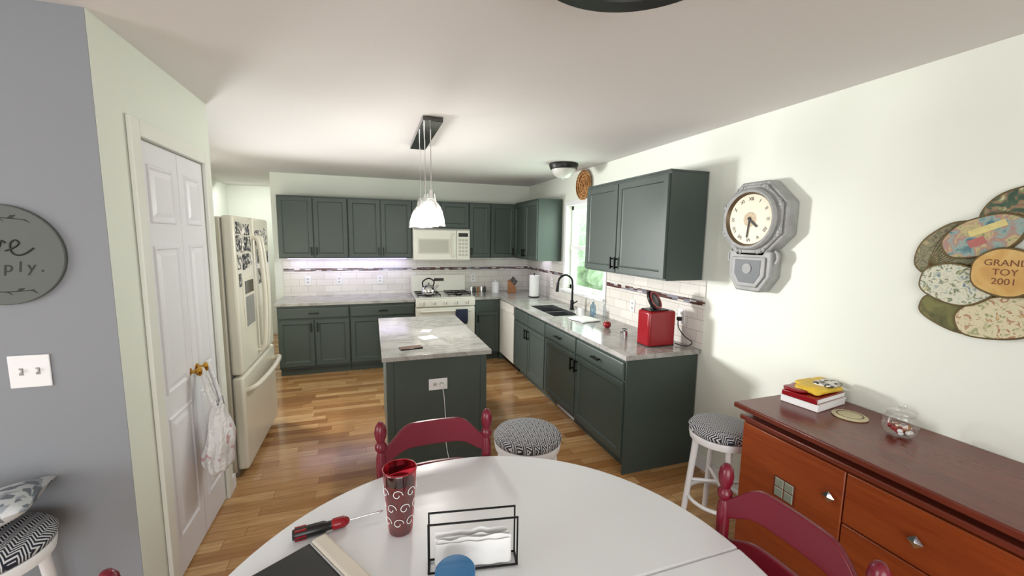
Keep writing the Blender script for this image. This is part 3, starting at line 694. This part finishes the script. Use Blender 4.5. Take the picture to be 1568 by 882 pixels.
# ---------------------------------------------------------------- chairs
def chair(loc,rz):
    g=grp('dining_chair',loc,rz); W=.22
    sup(g,'seat',(0,-.005,.445),.215,.205,.022,BURG,.35,.35)
    for s in (-1,1):
        prof=[(0,0),(.016,0),(.019,.05),(.021,.42),(.021,.50),(.016,.52),(.021,.55),(.020,.80),(.014,.825),(.023,.84),(.023,.855),(.014,.868),(.021,.885),(.024,.91),(.020,.935),(.010,.95),(0,.953)]
        lathe(g,'back_post',prof,(s*W,.2,0),BURG,20)
        lathe(g,'front_leg',[(0,0),(.014,0),(.02,.12),(.016,.16),(.023,.3),(.018,.40),(.02,.43),(0,.43)],(s*.18,-.16,0),BURG,20)
        rod(g,'side_rung',(s*.18,-.16,.2),(s*W,.2,.2),.011,BURG)
    rod(g,'front_rung',(-.18,-.16,.24),(.18,-.16,.24),.012,BURG); rod(g,'back_rung',(-W,.2,.26),(W,.2,.26),.011,BURG)
    for nm,zt,zb,hb,lb in (('crest_rail',.835,.765,.085,.05),('mid_slat',.69,.62,.045,.03)):
        n=28; v=[];f=[]
        for i in range(n+1):
            x=-W+2*W*i/n; c=math.cos(pi*x/(2*W)); b=(.5-.5*math.cos(pi*min(1,c*1.25)))
            y=.2+.03*c
            for (yy,zz) in ((y-.009,zb+lb*b),(y+.009,zb+lb*b),(y+.009,zt+hb*b),(y-.009,zt+hb*b)): v.append((x,yy,zz))
        for i in range(n):
            for k in range(4): a=i*4+k; b_=i*4+(k+1)%4; f.append((a,b_,b_+4,a+4))
        f.append((0,1,2,3)); f.append((4*n,4*n+3,4*n+2,4*n+1))
        mk(g,nm,v,f,BURG,smooth=True,bev=.004)
    return g
chair((.235,1.445,0),0)
chair((.905,.765,0),-pi/2)
chair((-.37,.84,0),pi/2)

# ---------------------------------------------------------------- stools
def stool(loc,rz,h=.65,r=.175):
    g=grp('bar_stool',loc,rz)
    lathe(g,'cushion',[(0,h),(.06,h-.001),(.12,h-.006),(r-.015,h-.02),(r,h-.04),(r-.005,h-.06),(r-.02,h-.065),(0,h-.065)],(0,0,0),ZIG,40,sharp=80)
    lathe(g,'seat_ring',[(0,h-.066),(r-.01,h-.066),(r-.005,h-.075),(r-.01,h-.105),(r-.03,h-.11),(0,h-.11)],(0,0,0),WHITE,40)
    for i in range(4):
        a=pi/4+i*pi/2; c,s=math.cos(a),math.sin(a)
        rod(g,'leg',((r-.045)*c,(r-.045)*s,h-.1),((r+.01)*c,(r+.01)*s,0),.019,WHITE,.015)
    rr=r-.018
    tube(g,'foot_ring',[(rr*math.cos(t*pi/12),rr*math.sin(t*pi/12),.2) for t in range(24)],.011,WHITE,cyc=True)
    for i in range(2):
        a=pi/4+i*pi/2; c,s=math.cos(a),math.sin(a); rod(g,'stretcher',(-(r-.03)*c,-(r-.03)*s,.3),((r-.03)*c,(r-.03)*s,.3),.009,WHITE)
    return g
stool((.775,1.97,0),.2,.67,.185)
stool((1.87,1.725,0),.3,.665)
stool((-1.25,1.74,0),.1,.68)
g=grp('throw_pillow',(-1.275,1.745,.715),.3)
v=[];f=[];n=20
for s_ in (1,-1):
    for i in range(n+1):
        for j in range(n+1):
            a=-1+2*i/n; b=-1+2*j/n
            pinch=1-.10*(1-a*a)*abs(b)**2-.0; pin2=1-.10*(1-b*b)*abs(a)**2
            v.append((.18*a*pin2,.15*b*pinch,s_*.055*((1-a*a)*(1-b*b))**.45))
for s_ in (0,1):
    o_=s_*(n+1)**2
    for i in range(n):
        for j in range(n): q=o_+i*(n+1)+j; f.append((q,q+1,q+n+2,q+n+1))
mk(g,'pillow',v,f,PILL,smooth=True,sharp=80,M=Matrix.Translation((0,0,.035))@Matrix.Rotation(math.radians(-12),4,'Y')@Matrix.Rotation(math.radians(-6),4,'X'))

# ---------------------------------------------------------------- grey wall items
g=grp('round_wall_sign')
M=fr('S',-1.215,YG-.001,1.605)
lathe(g,'disc',[(0,.001),(.172,.001),(.175,.004),(.175,.013),(.172,.016),(0,.016)],(0,0,0),SIGNM,64,M=M)
def ink(P,r=.0022): tube(g,'script_stroke',[((a+.002)*1.25+.02,b*1.25-.01,.0168) for a,b in P],r,DKTXT,M=M)
ink([(-.125,.062),(-.115,.075),(-.108,.065),(-.118,.035),(-.132,.012),(-.12,.006),(-.10,.012),(-.088,.016)],.003)
ink([(-.075,.04),(-.09,.034),(-.092,.014),(-.078,.006),(-.064,.018),(-.066,.038),(-.075,.04),(-.066,.034),(-.05,.038)],.0028)
ink([(-.05,.038),(-.044,.046),(-.040,.03),(-.034,.008),(-.026,.012),(-.014,.036),(-.010,.048),(-.002,.042)],.0028)
ink([(-.004,.020),(.016,.030),(.026,.042),(.018,.050),(.008,.040),(.008,.018),(.020,.008),(.036,.012),(.056,.028)],.0028)
text(g,'lettering_bottom','simply.',.054,M@Matrix.Translation((.004,-.042,.0166)),DKTXT,.12).data.space_character=1.45
for s in (-1,1):
    P=[(x,s*(.128-.9*x*x),.017) for x in [-.08+.016*i for i in range(11)]]
    tube(g,'vine',P,.0012,DKTXT,M=M)
    for i in range(5):
        x=-.07+.034*i; y=s*(.128-.9*x*x); d=1 if i%2 else -1
        prism(g,'vine_leaf',[(x,y),(x+.010,y+.007*d+.004),(x+.024,y+.012*d),(x+.014,y+.001*d)],.0162,.0172,DKTXT,M=M)
g=grp('light_switch')
M=fr('S',-1.182,YG-.001,1.185)
box(g,'plate',-.058,.058,-.06,.06,.001,.007,WHITE,.003,M=M)
for s in (-1,1):
    box(g,'toggle_slot',s*.023-.006,s*.023+.006,-.013,.013,.007,.008,GREYP,M=M); box(g,'toggle',s*.023-.004,s*.023+.004,-.002,.01,.008,.017,WHITE,.001,M=M)

# ---------------------------------------------------------------- table items
TZ=.751
g=grp('red_tumbler',(.066,1.265,TZ))
lathe(g,'outer_wall',[(0,0),(.034,0),(.037,.006),(.052,.205),(.053,.21),(.050,.212),(.049,.205)],(0,0,0),REDGL,40,sharp=80)
lathe(g,'inner_wall',[(0,.012),(.031,.012),(.045,.17)],(0,0,0),CUPM,40,sharp=80)
tube(g,'rim',[(.0515*math.cos(t*pi/12),.0515*math.sin(t*pi/12),.212) for t in range(24)],.0022,RED,cyc=True)
for k in range(7):
    a=k*2*pi/7; rr=.046
    for zc in (.05,.10,.15):
        aa=a+(.45 if zc==.10 else 0); ro=.038+.015*zc/.2
        tube(g,'swirl_print',[((ro+.0012)*math.cos(aa+q*math.cos(w)/ro*1.0),(ro+.0012)*math.sin(aa+q*math.cos(w)/ro),zc+q*math.sin(w)) for w,q in [(j*.7,.017-.0013*j) for j in range(10)]],.0011,PAPER)
g=grp('screwdriver')
A,L=aim((-.255,1.315,TZ+.0185),(-.085,1.338,TZ+.0185))
lathe(g,'grip',[(0,0),(.014,.001),(.018,.01),(.018,.09),(.0135,.10),(.0135,.112)],(0,0,0),BLKP,12,M=A)
lathe(g,'collar',[(.0135,.112),(.0175,.118),(.0175,.15),(.01,.163),(0,.168)],(0,0,0),RED,12,M=A)
for i in range(6):
    a=i*pi/3; box(g,'grip_stripe',.0175*math.cos(a)-.003,.0175*math.cos(a)+.003,.0175*math.sin(a)-.002,.0175*math.sin(a)+.002,.008,.04,RED,M=A)
rod(g,'shaft',(-.09,1.338,TZ+.0185),(.013,1.353,TZ+.0175),.0035,CHROME)
g=grp('napkin_holder',(.255,1.06,TZ),-.17)
for y in (-.025,.025):
    tube(g,'wire_frame',[(-.125,y,.004),(-.125,y,.15),(.125,y,.15),(.125,y,.004)],.0035,BLK,smooth=False,cyc=True)
for x in (-.125,.125): 
    tube(g,'wire_side',[(x,-.025,.004),(x,.025,.004)],.0035,BLK,smooth=False)
g2=grp('napkin_stack',(.255,1.06,TZ),-.17)
for q in range(7):
    yy=-.018+.006*q; v=[];f=[]; nx,nz=26,14; hh=.075+.012*math.sin(q*2.3)
    for i in range(nx+1):
        for j in range(nz+1):
            x=-.105+.21*i/nx; z=.008+hh*j/nz
            w=.0035*noise.noise(Vector((x*30,z*30,q*3.1)))
            v.append((x+.004*math.sin(q*1.7),yy+w,z+(.010*noise.noise(Vector((x*22,q*5.0,1))) if j==nz else 0)))
    for i in range(nx):
        for j in range(nz): a=i*(nz+1)+j; f.append((a,a+nz+1,a+nz+2,a+1))
    mk(g2,'napkin_%d'%q,v,f,PAPER,smooth=True,sharp=80)
g=grp('blue_lidded_jar',(.183,.955,TZ))
lathe(g,'jar',[(0,0),(.044,0),(.048,.006),(.048,.06),(.044,.065),(0,.065)],(0,0,0),FROST,40)
lathe(g,'lid',[(.051,.062),(.052,.085),(.048,.09),(.02,.091),(0,.091)],(0,0,0),BLUE,40)
g=grp('tablet_folio',(-.168,1.292,TZ),math.radians(-58))
CRM=mat('cream_cover','#d9d2c4',.4)
box(g,'cream_spine',0,.27,-.035,.012,0,.022,CRM,.009,seg=3)
box(g,'black_cover',-.0,.27,-.21,-.037,0,.014,BLKP,.004)
box(g,'steel_edge',.002,.268,-.042,-.036,0,.017,STEEL,.001)

# ---------------------------------------------------------------- counter items
CZ=.891
g=grp('red_coffee_maker',(2.045,2.56,CZ))
box(g,'body',-.12,.12,-.075,.075,0,.27,RED,.02,seg=4)
box(g,'base_foot',-.115,.115,-.07,.07,0,.012,BLKP)
box(g,'top_plate',-.10,.06,-.06,.06,.27,.278,BLKP,.003)
Mt=Matrix.Translation((-.03,0,.34))@Matrix.Rotation(math.radians(40),4,'Y')@Matrix.Rotation(math.radians(50),4,'X')
lathe(g,'lid_disc',[(0,-.014),(.07,-.014),(.082,-.008),(.082,.008),(.07,.014),(0,.014)],(0,0,0),BLKP,36,M=Mt)
lathe(g,'lid_ring',[(.075,.0142),(.073,.018),(.058,.018),(.056,.0142)],(0,0,0),RED,36,M=Mt)
box(g,'hinge',-.05,-.01,-.02,.02,.265,.31,BLKP,.004)
g=grp('power_cord'); box(g,'plug',XR-.045,XR-.0165,2.545,2.575,1.065,1.095,BLKP,.004)
tube(g,'cord',[(XR-.04,2.56,1.07),(XR-.06,2.53,1.02),(XR-.07,2.45,.97),(XR-.04,2.40,.93),(XR-.08,2.42,.90),(XR-.112,2.50,.905)],.004,BLKP)
for (x,y,r,h) in ((1.90,2.76,.03,.07),(1.97,2.86,.025,.055)):
    g=grp('coffee_canister',(x,y,CZ)); lathe(g,'body',[(0,0),(r,0),(r,h),(r*.8,h+.006),(r*.3,h+.01),(0,h+.01)],(0,0,0),CHROME if r>.027 else BLKP)
g=grp('red_apple',(2.0,3.17,CZ)); lathe(g,'fruit',[(0,.006),(.018,.0),(.034,.02),(.036,.04),(.026,.058),(.008,.06),(0,.054)],(0,0,0),RED,24,sharp=80); rod(g,'stem',(0,0,.055),(.004,0,.072),.0015,WOODL)
g=grp('dish_cloth',(1.97,3.56,CZ),.2); sup(g,'cloth',(0,0,.008),.12,.14,.008,PAPER,.5,.4,disp=.2,fr=20)
g=grp('soap_bottle',(2.17,3.72,CZ)); lathe(g,'bottle',[(0,0),(.028,0),(.03,.01),(.03,.11),(.012,.13),(.012,.15),(0,.15)],(0,0,0),thinglass('soap_blue','#bcd8e8',.2)); rod(g,'pump',(0,0,.15),(0,0,.18),.005,WHITE); rod(g,'nozzle',(0,0,.178),(-.035,0,.175),.005,WHITE)
g=grp('white_mug',(2.03,3.72,CZ)); lathe(g,'cup',[(0,0),(.03,0),(.036,.09),(.033,.09),(.028,.006),(0,.006)],(0,0,0),WHITE); tube(g,'mug_handle',[(-.034,0,.07),(-.06,0,.06),(-.055,0,.03),(-.032,0,.02)],.005,WHITE)
g=grp('paper_towel_roll',(2.08,5.15,CZ)); cyl(g,'base',(0,0,0),.075,.012,BLK); cyl(g,'roll',(0,0,.013),.065,.28,PAPER); rod(g,'post',(0,0,.29),(0,0,.325),.007,BLK)
g=grp('knife_block',(1.93,5.65,CZ),-.3)
prism(g,'block',[(-.06,0),(.06,0),(.06,.08),(-.03,.19),(-.06,.17)],-.045,.045,WOODL,M=fr('S',0,0),bev=.004)
for i in range(5): rod(g,'knife_handle',(-.02+.015*i,-.02+.015*(i%3),.17-.015*i),(.02+.015*i,-.02+.015*(i%3),.235-.015*i),.008,BLKP)
g=grp('white_canister',(1.70,5.72,CZ)); lathe(g,'body',[(0,0),(.055,0),(.055,.14),(.05,.145),(.05,.16),(.01,.165),(.01,.18),(0,.18)],(0,0,0),WHITE)
g=grp('spice_jars')
for i in range(5): lathe(g,'jar_%d'%i,[(0,0),(.018,0),(.018,.06),(.014,.07),(.014,.085),(0,.085)],(1.36+.05*i,5.80,CZ),[CHROME,BLKP,WOODL][i%3])

# ---------------------------------------------------------------- lights
def area(name,loc,direc,sx,sy,e,col=(1,1,1),spread=180):
    l=bpy.data.lights.new(name,'AREA'); l.shape='RECTANGLE'; l.size=sx; l.size_y=sy; l.energy=e; l.color=col; l.spread=math.radians(spread)
    o=bpy.data.objects.new(name,l); scene.collection.objects.link(o); o.location=loc
    o.rotation_euler=Vector(direc).to_track_quat('-Z','Y').to_euler(); return o
def point(name,loc,e,col=(1,.96,.92),r=.03):
    l=bpy.data.lights.new(name,'POINT'); l.energy=e; l.shadow_soft_size=r; l.color=col
    o=bpy.data.objects.new(name,l); scene.collection.objects.link(o); o.location=loc
area('daylight_patio_door',(-.4,-2.6,1.15),(0,1,0.02),3.0,2.0,72,(.995,.985,.985))
area('daylight_dining_window',(-4.1,-.1,1.45),(1,.1,0),2.1,1.4,60,(.98,.985,1))
area('daylight_hall_window',(-2.12,5.32,1.45),(1,-.77,-.04),.45,.6,50,(1,.99,.98),80)
area('daylight_sink_window',(XR+.2,4.17,1.6),(-1,0,-.25),.9,1.0,26,(.98,1,.98))
area('under_cabinet_lamp',(-.27,5.81,UZ0-.02),(0,.1,-1),1.4,.03,2.6,(.72,.64,1))
area('under_cabinet_lamp_right',(2.1,5.2,UZ0-.02),(0,0,-1),.5,.3,1.2,(.84,.80,1))
for y in (2.92,3.24,3.56): point('pendant_bulb',(PX,y,1.80),10)
point('hall_fill',(-1.85,4.9,2.0),5,r=.12)  # fill light added to brighten the hall, hung below the added fixture
area('hall_far_fill',(-1.62,7.0,2.3),(0,.5,-1),.8,.8,9,(1,1,.98))  # added fill under the hall ceiling, brightens the far end; no window here
w=bpy.data.worlds.new('World'); scene.world=w; w.use_nodes=True
w.node_tree.nodes['Background'].inputs[0].default_value=(.92,.98,1,1); w.node_tree.nodes['Background'].inputs[1].default_value=2.2

# ---------------------------------------------------------------- camera
psi=math.radians(18.9); th=math.radians(7.0); s=.014
F=Vector((math.sin(psi)*math.cos(th),math.cos(psi)*math.cos(th),-math.sin(th)))
Rv=Vector((math.cos(psi),-math.sin(psi),0)); U=Rv.cross(F)
r=(Rv+s*U).normalized(); u=(U-s*Rv).normalized()
cam=bpy.data.cameras.new('camera'); co=bpy.data.objects.new('camera',cam); scene.collection.objects.link(co)
co.matrix_world=Matrix.Translation((0,0,1.69))@Matrix((r,u,-F)).transposed().to_4x4()
cam.sensor_width=36; cam.lens=36*629/1568; cam.clip_start=.02
scene.camera=co
